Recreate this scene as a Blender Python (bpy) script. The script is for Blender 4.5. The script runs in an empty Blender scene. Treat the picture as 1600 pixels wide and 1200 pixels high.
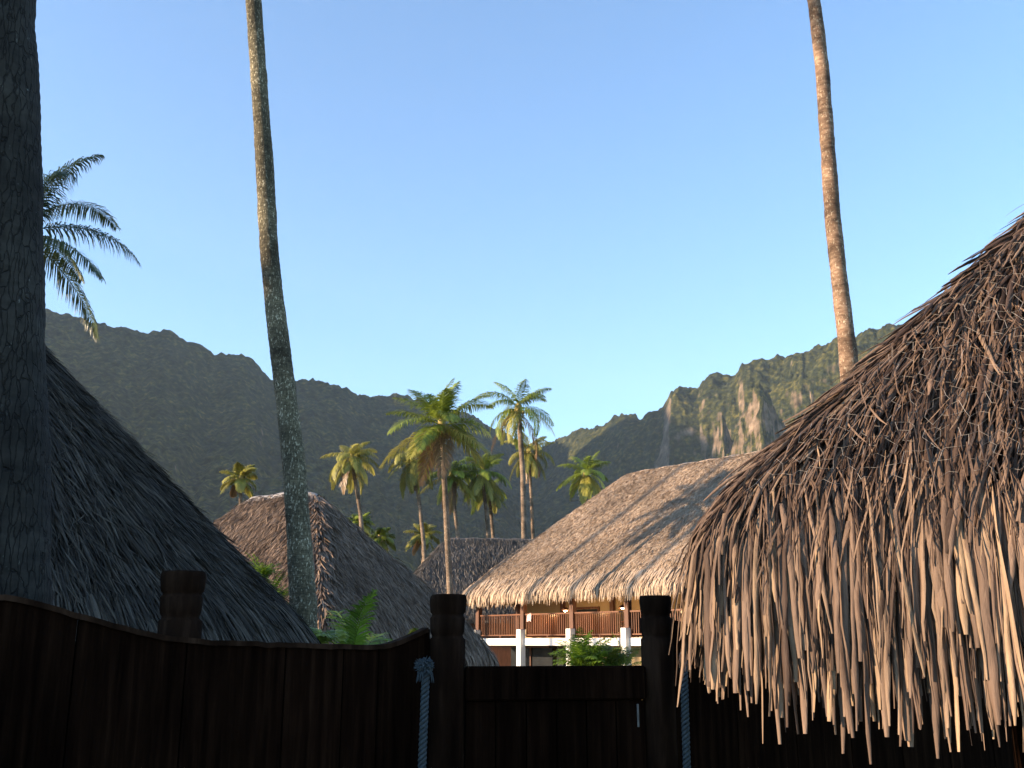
import bpy, math, random
import numpy as np
from mathutils import Vector, Matrix

# ------------------------------------------------------------------ camera, sky, sun
SC = bpy.context.scene
PITCH = math.radians(14.46); FPX = 1570.0; EYE = 1.6
SUN_EL = math.radians(14.0)
SUN_H = np.array([-0.955, -0.297]); SUN_H /= np.linalg.norm(SUN_H)   # horizontal direction towards the sun
cam = bpy.data.cameras.new('camera'); camo = bpy.data.objects.new('camera', cam)
SC.collection.objects.link(camo); SC.camera = camo
camo.location = (0, 0, EYE); camo.rotation_euler = (math.radians(90) + PITCH, 0, 0)
cam.sensor_width = 36; cam.lens = 36 * FPX / 1600; cam.clip_start = 0.05; cam.clip_end = 9000
W = bpy.data.worlds.new('World'); SC.world = W; W.use_nodes = True
nt = W.node_tree; nt.nodes.clear()
sky = nt.nodes.new('ShaderNodeTexSky'); sky.sky_type = 'NISHITA'; sky.sun_disc = False
sky.sun_elevation = SUN_EL; sky.sun_rotation = math.atan2(SUN_H[0], SUN_H[1])
sky.air_density = 1.0; sky.dust_density = 0.0; sky.ozone_density = 3.0
bg = nt.nodes.new('ShaderNodeBackground'); bg.inputs['Strength'].default_value = 0.10
wo = nt.nodes.new('ShaderNodeOutputWorld')
tint = nt.nodes.new('ShaderNodeMix'); tint.data_type = 'RGBA'; tint.blend_type = 'MULTIPLY'; tint.inputs[0].default_value = 1; tint.inputs[7].default_value = (.96, 1.02, 1.06, 1)
nt.links.new(sky.outputs[0], tint.inputs[6]); nt.links.new(tint.outputs[2], bg.inputs[0]); nt.links.new(bg.outputs[0], wo.inputs[0])
sl = bpy.data.lights.new('sun', 'SUN'); sl.energy = 4.4; sl.angle = math.radians(0.6); sl.color = (1.0, 0.74, 0.50)
so = bpy.data.objects.new('sun', sl); SC.collection.objects.link(so)
sd = Vector((SUN_H[0] * math.cos(SUN_EL), SUN_H[1] * math.cos(SUN_EL), math.sin(SUN_EL)))
so.rotation_euler = sd.to_track_quat('Z', 'Y').to_euler(); so.location = (-40, -20, 30)
SC.view_settings.view_transform = 'Standard'; SC.view_settings.look = 'None'
SC.view_settings.exposure = 1.96; SC.view_settings.gamma = 1.0
SC.cycles.volume_bounces = 0 if hasattr(SC, 'cycles') else 0

RNG = np.random.default_rng(7)
def V(*a): return np.array(a, dtype=float)
def ray(px, py):
    u = (px - 800) / FPX; v = (600 - py) / FPX; c, s = math.cos(PITCH), math.sin(PITCH)
    return V(u, c - s * v, s + c * v)
def at(px, py, Y):
    d = ray(px, py); return V(0, 0, EYE) + d * (Y / d[1])

# ------------------------------------------------------------------ object helpers
def link(o, parent=None):
    SC.collection.objects.link(o)
    if parent is not None:
        o.parent = parent
    return o
def tag(o, label=None, cat=None, group=None, kind=None):
    if label: o['label'] = label
    if cat: o['category'] = cat
    if group: o['group'] = group
    if kind: o['kind'] = kind
    return o
def empty(name, loc=(0, 0, 0), rz=0.0):
    o = bpy.data.objects.new(name, None); o.location = loc; o.rotation_euler = (0, 0, rz)
    o.empty_display_size = 0.3
    return link(o)

class MB:
    """collects vertices and faces; build() makes ONE mesh object"""
    def __init__(s): s.v = []; s.f = []; s.t = []; s.n = 0
    def add(s, verts, faces, tone=0.5):
        verts = np.asarray(verts, float).reshape(-1, 3)
        s.v.append(verts)
        for f in faces: s.f.append(tuple(int(i) + s.n for i in f))
        t = np.asarray(tone, float)
        s.t.append(np.full(len(verts), float(t)) if t.ndim == 0 else t)
        s.n += len(verts)
    def addq(s, verts, quads, tone=0.5):
        verts = np.asarray(verts, float).reshape(-1, 3)
        q = (np.asarray(quads, int) + s.n).tolist(); s.f.extend(q)
        s.v.append(verts); t = np.asarray(tone, float)
        s.t.append(np.full(len(verts), float(t)) if t.ndim == 0 else t); s.n += len(verts)
    def box(s, c, size, R=None, tone=0.5, bev=0.0):
        x, y, z = np.array(size) / 2.0
        b = min(bev, x * .45, y * .45, z * .45)
        if b <= 0:
            p = np.array([[i * x, j * y, k * z] for k in (-1, 1) for j in (-1, 1) for i in (-1, 1)], float)
            F = [(0, 2, 3, 1), (4, 5, 7, 6), (0, 1, 5, 4), (2, 6, 7, 3), (0, 4, 6, 2), (1, 3, 7, 5)]
        else:
            ring = []
            for (zz, ins) in ((-z, b), (-z + b, 0), (z - b, 0), (z, b)):
                X, Y = x - ins, y - ins
                bb = b if ins == 0 else b * .5
                ring.append([(X - bb, -Y, zz), (X, -Y + bb, zz), (X, Y - bb, zz), (X - bb, Y, zz), (-X + bb, Y, zz), (-X, Y - bb, zz), (-X, -Y + bb, zz), (-X + bb, -Y, zz)])
            p = np.array(ring, float).reshape(-1, 3); F = []
            for r in range(3):
                for i in range(8):
                    a, c2 = r * 8 + i, r * 8 + (i + 1) % 8
                    F.append((a, c2, c2 + 8, a + 8))
            F.append(tuple(range(7, -1, -1))); F.append(tuple(range(24, 32)))
        if R is not None: p = p @ np.array(R, float).T
        s.add(p + np.array(c, float), F, tone)
    def tube(s, path, rad, n=10, tone=0.5, disp=None, caps=True):
        path = np.asarray(path, float); K = len(path)
        rad = np.full(K, float(rad)) if np.ndim(rad) == 0 else np.asarray(rad, float)
        T = np.gradient(path, axis=0); T /= np.linalg.norm(T, axis=1)[:, None] + 1e-12
        ref = V(1, 0, 0) if abs(T[0][0]) < .8 else V(0, 1, 0)
        A = np.zeros_like(path); B = np.zeros_like(path)
        a = ref - T[0] * ref.dot(T[0]); a /= np.linalg.norm(a)
        for k in range(K):
            a = a - T[k] * a.dot(T[k]); a /= np.linalg.norm(a); A[k] = a; B[k] = np.cross(T[k], a)
        th = np.linspace(0, 2 * math.pi, n, endpoint=False)
        R = rad[:, None] * np.ones((1, n))
        if disp is not None: R = R + disp(np.arange(K)[:, None] * np.ones((1, n)), np.ones((K, 1)) * th[None, :])
        P = path[:, None, :] + R[..., None] * (np.cos(th)[None, :, None] * A[:, None, :] + np.sin(th)[None, :, None] * B[:, None, :])
        i = np.arange(K - 1)[:, None] * n; j = np.arange(n)[None, :]; j2 = (j + 1) % n
        Q = np.stack([i + j, i + j2, i + n + j2, i + n + j], -1).reshape(-1, 4)
        s.addq(P.reshape(-1, 3), Q, tone)
        if caps:
            b = s.n - K * n
            s.f.append(tuple(b + n - 1 - k for k in range(n))); s.f.append(tuple(b + (K - 1) * n + k for k in range(n)))
    def ribbons(s, P, Wd, S, N, tone, fold=0.0, rnd=False):
        """P (M,K,3) centre lines, Wd (M,K) half widths, S side, N normal; folded leaf blades"""
        M, K, _ = P.shape
        L = P - S * Wd[..., None]; Rr = P + S * Wd[..., None]
        if fold and rnd:
            vv = np.stack([P + S * (Wd * math.sin(q))[..., None] + N * (Wd * fold * math.cos(q))[..., None] for q in (-1.65, -.85, 0, .85, 1.65)], 2); c = 5
        elif fold:
            C = P + N * (Wd * fold)[..., None]
            vv = np.stack([L, C, Rr], 2); c = 3
        else:
            vv = np.stack([L, Rr], 2); c = 2
        base = (np.arange(M) * K * c)[:, None, None]; k = (np.arange(K - 1) * c)[None, :, None]; j = np.arange(c - 1)[None, None, :]
        a = base + k + j
        Q = np.stack([a, a + 1, a + c + 1, a + c], -1).reshape(-1, 4)
        s.addq(vv.reshape(-1, 3), Q, np.repeat(np.asarray(tone), K * c))
    def build(s, name, mat, parent=None, smooth=False, loc=None):
        me = bpy.data.meshes.new(name)
        v = np.concatenate(s.v) if s.v else np.zeros((0, 3))
        if loc is not None: v = v - np.asarray(loc, float)
        me.vertices.add(len(v)); me.vertices.foreach_set('co', v.astype(np.float32).ravel())
        ln = np.fromiter((len(f) for f in s.f), int, len(s.f))
        flat = np.fromiter((i for f in s.f for i in f), int, int(ln.sum()))
        me.loops.add(len(flat)); me.loops.foreach_set('vertex_index', flat.astype(np.int32))
        me.polygons.add(len(ln)); st = np.concatenate([[0], np.cumsum(ln)[:-1]])
        me.polygons.foreach_set('loop_start', st.astype(np.int32)); me.polygons.foreach_set('loop_total', ln.astype(np.int32))
        me.polygons.foreach_set('use_smooth', np.full(len(ln), bool(smooth)))
        me.update(calc_edges=True)
        at_ = me.attributes.new('tone', 'FLOAT', 'POINT'); at_.data.foreach_set('value', np.concatenate(s.t).astype(np.float32))
        me.materials.append(mat)
        o = bpy.data.objects.new(name, me); link(o, parent)
        if loc is not None: o.location = loc
        return o

def rz(a): c, s = math.cos(a), math.sin(a); return np.array([[c, -s, 0], [s, c, 0], [0, 0, 1.0]])
def frame_mat(ax, bx):                                   # columns a, b, up
    return np.array([[ax[0], bx[0], 0], [ax[1], bx[1], 0], [0, 0, 1.0]])

# numpy value noise
def _h(i, j, seed):
    n = (i.astype(np.int64) * 374761393 + j.astype(np.int64) * 668265263 + seed * 1442695041) & 0xffffffff
    n = ((n ^ (n >> 13)) * 1274126177) & 0xffffffff
    return ((n ^ (n >> 16)) & 0xffff) / 65535.0
def vnoise(x, y, seed=0):
    xi = np.floor(x); yi = np.floor(y); fx = x - xi; fy = y - yi
    fx = fx * fx * (3 - 2 * fx); fy = fy * fy * (3 - 2 * fy)
    a = _h(xi, yi, seed); b = _h(xi + 1, yi, seed); c = _h(xi, yi + 1, seed); d = _h(xi + 1, yi + 1, seed)
    return (a * (1 - fx) + b * fx) * (1 - fy) + (c * (1 - fx) + d * fx) * fy
def fbm(x, y, o=4, seed=0, ridged=False):
    r = 0; am = 1; tot = 0
    for k in range(o):
        n = vnoise(x * 2 ** k, y * 2 ** k, seed + k * 17)
        if ridged: n = 1 - np.abs(2 * n - 1)
        r = r + n * am; tot += am; am *= .5
    return r / tot

# ------------------------------------------------------------------ materials
def newmat(name):
    m = bpy.data.materials.new(name); m.use_nodes = True
    t = m.node_tree; b = t.nodes['Principled BSDF']
    b.inputs['Roughness'].default_value = 0.85; b.inputs['Specular IOR Level'].default_value = 0.25
    return m, t, b
def ramp(t, stops):
    r = t.nodes.new('ShaderNodeValToRGB'); e = r.color_ramp.elements
    while len(e) < len(stops): e.new(0.5)
    for k, (p, c) in enumerate(stops): e[k].position = p; e[k].color = (*c, 1)
    return r
def noise_node(t, scale, detail=5, stretch=None, rough=.6, coord='Object'):
    tc = t.nodes.new('ShaderNodeTexCoord'); n = t.nodes.new('ShaderNodeTexNoise')
    n.inputs['Scale'].default_value = scale; n.inputs['Detail'].default_value = detail; n.inputs['Roughness'].default_value = rough
    mp = t.nodes.new('ShaderNodeMapping'); t.links.new(tc.outputs[coord], mp.inputs[0])
    if stretch: mp.inputs['Scale'].default_value = stretch
    t.links.new(mp.outputs[0], n.inputs['Vector']); return n
def bump(t, b, h, strength=.5, dist=.02):
    n = t.nodes.new('ShaderNodeBump'); n.inputs['Strength'].default_value = strength; n.inputs['Distance'].default_value = dist
    t.links.new(h, n.inputs['Height']); t.links.new(n.outputs[0], b.inputs['Normal'])
def mixc(t, fac, a, b, mode='MIX'):
    m = t.nodes.new('ShaderNodeMix'); m.data_type = 'RGBA'; m.blend_type = mode
    for s, val in ((m.inputs[0], fac), (m.inputs[6], a), (m.inputs[7], b)):
        if isinstance(val, (int, float)): s.default_value = val
        elif isinstance(val, tuple): s.default_value = (*val, 1)
        else: t.links.new(val, s)
    return m.outputs[2]

def thatch_mat(name, stops, nscale=1.2, fine=40, st=None, bm=0):
    m, t, b = newmat(name)
    a = t.nodes.new('ShaderNodeAttribute'); a.attribute_name = 'tone'
    r = ramp(t, stops); t.links.new(a.outputs['Fac'], r.inputs[0])
    n = noise_node(t, nscale, 4); r2 = ramp(t, [(.3, (.62, .6, .58)), (.7, (1.15, 1.12, 1.08))]); t.links.new(n.outputs[0], r2.inputs[0])
    n3 = noise_node(t, fine, 3, st); r3 = ramp(t, [(.3, (.75, .75, .75)), (.7, (1.1, 1.1, 1.1))]); t.links.new(n3.outputs[0], r3.inputs[0])
    c = mixc(t, 1.0, r.outputs[0], r2.outputs[0], 'MULTIPLY'); c = mixc(t, 1.0, c, r3.outputs[0], 'MULTIPLY')
    t.links.new(c, b.inputs['Base Color']); b.inputs['Roughness'].default_value = .7
    if bm: bump(t, b, n3.outputs[0], bm, .004)
    return m
M = {}
M['thatch_near'] = thatch_mat('weathered_pandanus', [(0, (.010, .006, .004)), (.3, (.068, .043, .031)), (.65, (.19, .133, .098)), (1, (.37, .265, .165))], 3.5, 110, (1, 1, .05), .9)
M['thatch_main'] = thatch_mat('tan_thatch', [(0, (.32, .24, .165)), (.5, (.46, .355, .26)), (1, (.60, .485, .37))], .45, 12)
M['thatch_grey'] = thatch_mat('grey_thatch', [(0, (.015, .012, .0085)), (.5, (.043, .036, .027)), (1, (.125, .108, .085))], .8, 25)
M['thatch_far'] = thatch_mat('far_grey_thatch', [(0, (.085, .078, .070)), (.5, (.12, .11, .098)), (1, (.17, .158, .142))], .6, 15)
M['thatch_brown'] = thatch_mat('brown_thatch', [(0, (.12, .086, .062)), (.5, (.205, .15, .112)), (1, (.33, .25, .19))], .6, 15)

def leaf_mat(name, lo, hi, trans=.35):
    m, t, b = newmat(name)
    a = t.nodes.new('ShaderNodeAttribute'); a.attribute_name = 'tone'
    r = ramp(t, [(0, lo), (1, hi)]); t.links.new(a.outputs['Fac'], r.inputs[0])
    t.links.new(r.outputs[0], b.inputs['Base Color']); b.inputs['Roughness'].default_value = .42; b.inputs['Specular IOR Level'].default_value = .45
    tr = t.nodes.new('ShaderNodeBsdfTranslucent'); t.links.new(r.outputs[0], tr.inputs[0])
    mx = t.nodes.new('ShaderNodeMixShader'); mx.inputs[0].default_value = trans
    t.links.new(b.outputs[0], mx.inputs[1]); t.links.new(tr.outputs[0], mx.inputs[2])
    t.links.new(mx.outputs[0], t.nodes['Material Output'].inputs[0]); return m
M['leaf_green'] = leaf_mat('palm_leaf_green', (.06, .095, .013), (.30, .37, .045))
M['leaf_yellow'] = leaf_mat('palm_leaf_yellowing', (.09, .11, .018), (.44, .40, .085))
M['leaf_fresh'] = leaf_mat('fresh_green_leaf', (.035, .075, .008), (.17, .29, .02), .45)
M['leaf_dead'] = leaf_mat('dead_brown_frond', (.10, .06, .025), (.30, .19, .09), .2)
M['leaf_dark'] = leaf_mat('dark_broad_leaf', (.02, .04, .012), (.05, .08, .02), .2)

def bark_mat(name, stops, lichen=(.30, .31, .27), ring=28.0, vert=6.0, lich_amt=.62, crack=False):
    m, t, b = newmat(name)
    n1 = noise_node(t, 9, 6, (vert, vert, 1.2)); n2 = noise_node(t, ring, 4, (.35, .35, 1.4)); n3 = noise_node(t, 26, 5, (1.6, 1.6, .7))
    nb = noise_node(t, 1.1, 6); rb = ramp(t, [(.40, (.42, .42, .42)), (.60, (1.2, 1.2, 1.2))]); t.links.new(nb.outputs[0], rb.inputs[0])
    r = ramp(t, stops); mx = mixc(t, .5, n1.outputs[0], n2.outputs[0]); t.links.new(mx, r.inputs[0])
    r3 = ramp(t, [(lich_amt - .04, (0, 0, 0)), (lich_amt + .02, (1, 1, 1))]); t.links.new(n3.outputs[0], r3.inputs[0])
    c = mixc(t, r3.outputs[0], r.outputs[0], lichen); c = mixc(t, 1.0, c, rb.outputs[0], 'MULTIPLY')
    if crack:
        tc = t.nodes.new('ShaderNodeTexCoord'); mp = t.nodes.new('ShaderNodeMapping'); mp.inputs['Scale'].default_value = (34, 34, 5); t.links.new(tc.outputs['Object'], mp.inputs[0])
        wn = noise_node(t, 6, 4); add = t.nodes.new('ShaderNodeVectorMath'); add.operation = 'MULTIPLY_ADD'; add.inputs[1].default_value = (1.6, 1.6, 1.6)
        t.links.new(wn.outputs['Color'], add.inputs[0]); t.links.new(mp.outputs[0], add.inputs[2])
        vo = t.nodes.new('ShaderNodeTexVoronoi'); vo.feature = 'DISTANCE_TO_EDGE'; vo.inputs['Scale'].default_value = 1.0; t.links.new(add.outputs[0], vo.inputs['Vector'])
        rc = ramp(t, [(.0, (.38, .38, .38)), (.07, (1, 1, 1))]); t.links.new(vo.outputs['Distance'], rc.inputs[0])
        c = mixc(t, 1.0, c, rc.outputs[0], 'MULTIPLY'); mx = mixc(t, .6, mx, rc.outputs[0])
    t.links.new(c, b.inputs['Base Color']); bump(t, b, mx, .9, .03); b.inputs['Roughness'].default_value = .9; return m
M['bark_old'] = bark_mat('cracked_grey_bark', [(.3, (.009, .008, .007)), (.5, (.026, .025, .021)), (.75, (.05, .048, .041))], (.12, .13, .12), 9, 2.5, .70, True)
M['bark_lichen'] = bark_mat('mottled_grey_bark', [(.3, (.02, .018, .012)), (.5, (.105, .092, .058)), (.75, (.27, .235, .15))], (.44, .41, .30), 34, 5, .61)
M['bark_tan'] = bark_mat('ringed_tan_bark', [(.3, (.045, .028, .019)), (.5, (.19, .122, .08)), (.75, (.38, .275, .19))], (.46, .39, .28), 22, .6, .62)
M['bark_far'] = bark_mat('slim_palm_bark', [(.3, (.07, .05, .035)), (.7, (.25, .185, .13))], (.5, .45, .36), 6, 1, .64)

def wood_mat(name, stops, grain=(14, 14, .8), rough=.6, b_=.4, spec=.3):
    m, t, b = newmat(name); n = noise_node(t, 2.2, 7, grain); n2 = noise_node(t, 1.1, 3)
    mx = mixc(t, .35, n.outputs[0], n2.outputs[0]); r = ramp(t, stops); t.links.new(mx, r.inputs[0])
    a = t.nodes.new('ShaderNodeAttribute'); a.attribute_name = 'tone'
    r2 = ramp(t, [(0, (.55, .55, .55)), (1, (1.45, 1.45, 1.45))]); t.links.new(a.outputs['Fac'], r2.inputs[0])
    c = mixc(t, 1.0, r.outputs[0], r2.outputs[0], 'MULTIPLY')
    t.links.new(c, b.inputs['Base Color']); bump(t, b, n.outputs[0], b_, .006)
    b.inputs['Roughness'].default_value = rough; b.inputs['Specular IOR Level'].default_value = spec; return m
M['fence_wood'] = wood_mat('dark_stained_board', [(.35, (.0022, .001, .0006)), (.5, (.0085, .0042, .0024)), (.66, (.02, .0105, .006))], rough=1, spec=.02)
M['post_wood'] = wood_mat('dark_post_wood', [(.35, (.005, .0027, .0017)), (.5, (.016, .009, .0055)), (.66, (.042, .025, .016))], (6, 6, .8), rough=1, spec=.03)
M['red_wood'] = wood_mat('varnished_red_wood', [(.3, (.05, .02, .009)), (.6, (.16, .062, .026)), (.8, (.32, .14, .055))], rough=.4, b_=.15)
M['brown_wood'] = wood_mat('brown_beam_wood', [(.3, (.05, .022, .012)), (.6, (.13, .055, .03)), (.8, (.2, .09, .05))], rough=.5, b_=.15)

def plain(name, col, rough=.7, var=.12, sc=3.0, metal=0.0, b_=0):
    m, t, b = newmat(name); n = noise_node(t, sc, 5)
    r = ramp(t, [(.3, tuple(c * (1 - var) for c in col)), (.7, tuple(min(1, c * (1 + var)) for c in col))])
    t.links.new(n.outputs[0], r.inputs[0]); t.links.new(r.outputs[0], b.inputs['Base Color'])
    b.inputs['Roughness'].default_value = rough; b.inputs['Metallic'].default_value = metal
    if b_: bump(t, b, n.outputs[0], b_, .01)
    return m
M['white'] = plain('white_render', (.74, .72, .68), .8, .06, 4)
M['beige'] = plain('beige_plaster', (.34, .26, .15), .85, .08, 2)
M['dark'] = plain('dark_glass', (.02, .022, .024), .15, .2, 2)
M['dark_under'] = plain('dark_roof_lining', (.05, .035, .025), .9, .3, 6)
M['rope'] = plain('blue_grey_rope', (.05, .068, .078), .8, .3, 60)
M['wire'] = plain('galvanised_wire', (.30, .29, .28), .5, .2, 40)
M['steel'] = plain('pale_steel', (.16, .165, .16), .5, .2, 40, .2)
M['concrete_cap'] = plain('pale_ridge_cap', (.27, .25, .23), .7, .3, 5)
M['cloth'] = plain('pale_pink_towel', (.62, .42, .40), .95, .1, 20)
M['heart'] = plain('palm_heart_fibre', (.30, .18, .08), .9, .4, 12)
M['nut'] = plain('coconut_husk', (.26, .21, .06), .6, .3, 5)
M['ground'] = plain('sandy_grass_ground', (.13, .12, .06), .95, .5, .8, b_=.4)
M['path'] = plain('coral_sand_path', (.42, .38, .30), .95, .15, 5, b_=.3)
def emis(name, col, s):
    m, t, b = newmat(name); b.inputs['Emission Color'].default_value = (*col, 1); b.inputs['Emission Strength'].default_value = s; return m
M['lamp_glow'] = emis('lamp_glow', (1, .62, .28), 8)

# ------------------------------------------------------------------ mountains and ground
def build_hills():
    RP = [(-6, 0.0)]
    L = [(0, 488), (65, 482), (90, 486), (140, 500), (175, 512), (200, 516), (235, 521), (265, 517), (300, 534), (335, 553), (380, 556), (400, 566), (425, 592), (440, 601), (465, 597), (490, 592), (530, 602),
         (560, 617), (600, 618), (630, 615), (680, 632), (740, 652), (757, 664), (785, 674), (802, 689), (820, 699), (850, 697), (870, 686), (900, 673), (945, 668), (955, 660), (975, 653), (990, 656), (1003, 658), (1012, 650), (1035, 644),
         (1048, 622), (1060, 613), (1090, 609), (1097, 597), (1120, 587), (1150, 590), (1160, 572), (1180, 565), (1200, 567), (1215, 562), (1240, 561), (1262, 553), (1290, 543), (1303, 531), (1330, 531), (1400, 526), (1470, 515), (1600, 490)]
    azs, els = [], []
    for p in L:
        d = ray(*p); azs.append(math.degrees(math.atan2(d[0], d[1]))); els.append(d[2] / math.hypot(d[0], d[1]))
    azs = np.array(azs); els = np.array(els)
    A0 = np.array([-125, -105, -92, -84, -76, -70, -64, -56, -48, -40, -33]); H0 = np.array([20, 40, 70, 130, 260, 430, 610, 690, 660, 590, 500.])
    D0 = np.array([1500, 1500, 1450, 1400, 1400, 1400, 1450, 1520, 1450, 1380, 1330.])
    az = np.concatenate([np.arange(-125, -30, .5), np.arange(-30, 31, .045), np.arange(31, 75, .5)])
    Din = np.interp(az, [-30, -20, -10, -2, 1, 5, 9, 15, 25, 40, 75], [1310, 1300, 1350, 1600, 1750, 1500, 1380, 1300, 1250, 1200, 1100])
    elin = np.interp(az, np.concatenate([azs, [45, 60, 75]]), np.concatenate([els, [.30, .12, .03]]))
    Hin = elin * Din + EYE
    H = np.where(az < -33, np.interp(az, A0, H0), np.where(az < -29, Hin + (np.interp(az, A0, H0) - Hin) * np.clip((-29 - az) / 4, 0, 1), Hin))
    D = np.where(az < -33, np.interp(az, A0, D0), Din)
    tt = np.concatenate([np.linspace(.2, .6, 50, endpoint=False), np.linspace(.6, 1.0, 190), 1 + np.linspace(.006, .6, 26)])
    AZ, T = np.meshgrid(az, tt, indexing='ij'); Hh = H[:, None]; Dd = D[:, None]
    R = T * Dd; X = R * np.sin(np.radians(AZ)); Y = R * np.cos(np.radians(AZ))
    tin = np.clip((T - .2) / .8, 0, 1)
    left = .18 * tin + .82 * tin ** 2.2
    right = .10 * tin + .32 * tin ** 1.8 + .58 / (1 + np.exp(-(tin - .86) * 34)) / (1 / (1 + math.exp(-.14 * 34)))
    w = np.clip((AZ - 3) / 6, 0, 1)
    g = left * (1 - w) + right * w
    g = np.where(T > 1, 1 - (T - 1) * 1.55, g)
    Z = Hh * g
    # gullies and spurs that fade at the crest
    fade = np.sin(np.clip(tin, 0, 1) * math.pi) ** .7
    warp = fbm(X / 260, Y / 260, 3, 5) * 2.2
    sp = fbm(AZ / 3.2 + warp * .5, R / 1400, 4, 11, True) - .5
    Z = Z + np.where(T <= 1, sp * Hh * (.10 + .16 * w) * fade, sp * 30)
    Z = Z + (fbm(X / 85, Y / 85, 5, 31, True) - .5) * (16 + 34 * w) * np.clip(fade + .04 + .1 * w, 0, 1)
    # the sunlit rock spur in front of the right-hand mountain, two lower ones beside it
    for (px, top, dist, wd, ln) in ((1186, 612, 1010, 26, 120), (1255, 655, 1020, 14, 60), (1268, 622, 1120, 16, 60), (1130, 668, 1130, 20, 70)):
        p = at(px, top, dist); r2 = math.hypot(p[0], p[1]); a2 = math.atan2(p[0], p[1])
        dx = (np.radians(AZ) - a2) * r2; dy = R - r2
        nn = (fbm(X / 16, Y / 16, 4, 3, True) - .5) * 22 + (fbm(AZ * 6, Z / 60, 3, 8, True) - .5) * 8
        fin = p[2] + 6 - np.abs(dx) ** 1.15 * (34 / wd) - np.where(dy < 0, -dy * 1.5, dy * 50 / ln) + nn
        Z = np.maximum(Z, np.where(np.abs(dx) < wd * 2.2, fin, -99))
    # tree canopy bumps
    cb = fbm(X / 15, Y / 15, 3, 77)
    Z = Z + (cb - .5) * (9 + 8 * w) * np.clip(tin * 3, 0, 1) + (fbm(X / 5.5, Y / 5.5, 2, 99) - .5) * 6 * np.clip(tin * 3, 0, 1)
    Z = np.where(T <= .22, -4, Z)
    n, k = X.shape
    i = np.arange(n - 1)[:, None] * k; j = np.arange(k - 1)[None, :]
    Q = np.stack([i + j, i + k + j, i + k + j + 1, i + j + 1], -1).reshape(-1, 4)
    mb = MB(); mb.addq(np.stack([X, Y, Z], -1).reshape(-1, 3), Q, cb.reshape(-1))
    m, t, b = newmat('forested_rock_slope')
    a = t.nodes.new('ShaderNodeAttribute'); a.attribute_name = 'tone'
    ge = t.nodes.new('ShaderNodeNewGeometry'); sx = t.nodes.new('ShaderNodeSeparateXYZ'); t.links.new(ge.outputs['Normal'], sx.inputs[0])
    ns = noise_node(t, .03, 6); ns2 = noise_node(t, .16, 5); ns3 = noise_node(t, .07, 6, (1, 1, 1.1))
    green = ramp(t, [(.3, (.005, .008, .005)), (.5, (.022, .027, .012)), (.7, (.095, .086, .030))]); t.links.new(ns2.outputs[0], green.inputs[0])
    g2 = ramp(t, [(.35, (.65, .75, .7)), (.7, (1.35, 1.25, 1.0))]); t.links.new(ns.outputs[0], g2.inputs[0])
    gc = mixc(t, 1.0, green.outputs[0], g2.outputs[0], 'MULTIPLY')
    vc = t.nodes.new('ShaderNodeTexVoronoi'); vc.inputs['Scale'].default_value = .09; tcc = t.nodes.new('ShaderNodeTexCoord'); t.links.new(tcc.outputs['Object'], vc.inputs['Vector']); sc_ = t.nodes.new('ShaderNodeSeparateColor'); t.links.new(vc.outputs['Color'], sc_.inputs[0])
    rv_ = ramp(t, [(0, (.72, .8, .75)), (1, (1.45, 1.35, 1.15))]); t.links.new(sc_.outputs[0], rv_.inputs[0]); gc = mixc(t, 1.0, gc, rv_.outputs[0], 'MULTIPLY')
    rock = ramp(t, [(.3, (.05, .038, .025)), (.5, (.14, .105, .07)), (.7, (.28, .21, .15))]); t.links.new(ns3.outputs[0], rock.inputs[0])
    mth = t.nodes.new('ShaderNodeMath'); mth.operation = 'MULTIPLY_ADD'; mth.inputs[1].default_value = .55; t.links.new(ns.outputs[0], mth.inputs[0]); t.links.new(sx.outputs[2], mth.inputs[2])
    rr = ramp(t, [(.56, (1, 1, 1)), (.68, (0, 0, 0))]); t.links.new(mth.outputs[0], rr.inputs[0])
    t.links.new(mixc(t, rr.outputs[0], gc, rock.outputs[0]), b.inputs['Base Color'])
    vo = t.nodes.new('ShaderNodeTexVoronoi'); vo.inputs['Scale'].default_value = .11; tcv = t.nodes.new('ShaderNodeTexCoord'); t.links.new(tcv.outputs['Object'], vo.inputs['Vector'])
    inv = t.nodes.new('ShaderNodeMath'); inv.operation = 'MULTIPLY_ADD'; inv.inputs[1].default_value = -1.0; t.links.new(vo.outputs['Distance'], inv.inputs[0]); t.links.new(ns2.outputs[0], inv.inputs[2])
    bump(t, b, inv.outputs[0], .8, 3.5); b.inputs['Roughness'].default_value = .95; b.inputs['Specular IOR Level'].default_value = .1
    o = mb.build('hills', m, None, True); tag(o, kind='structure')
    return o
build_hills()

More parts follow.
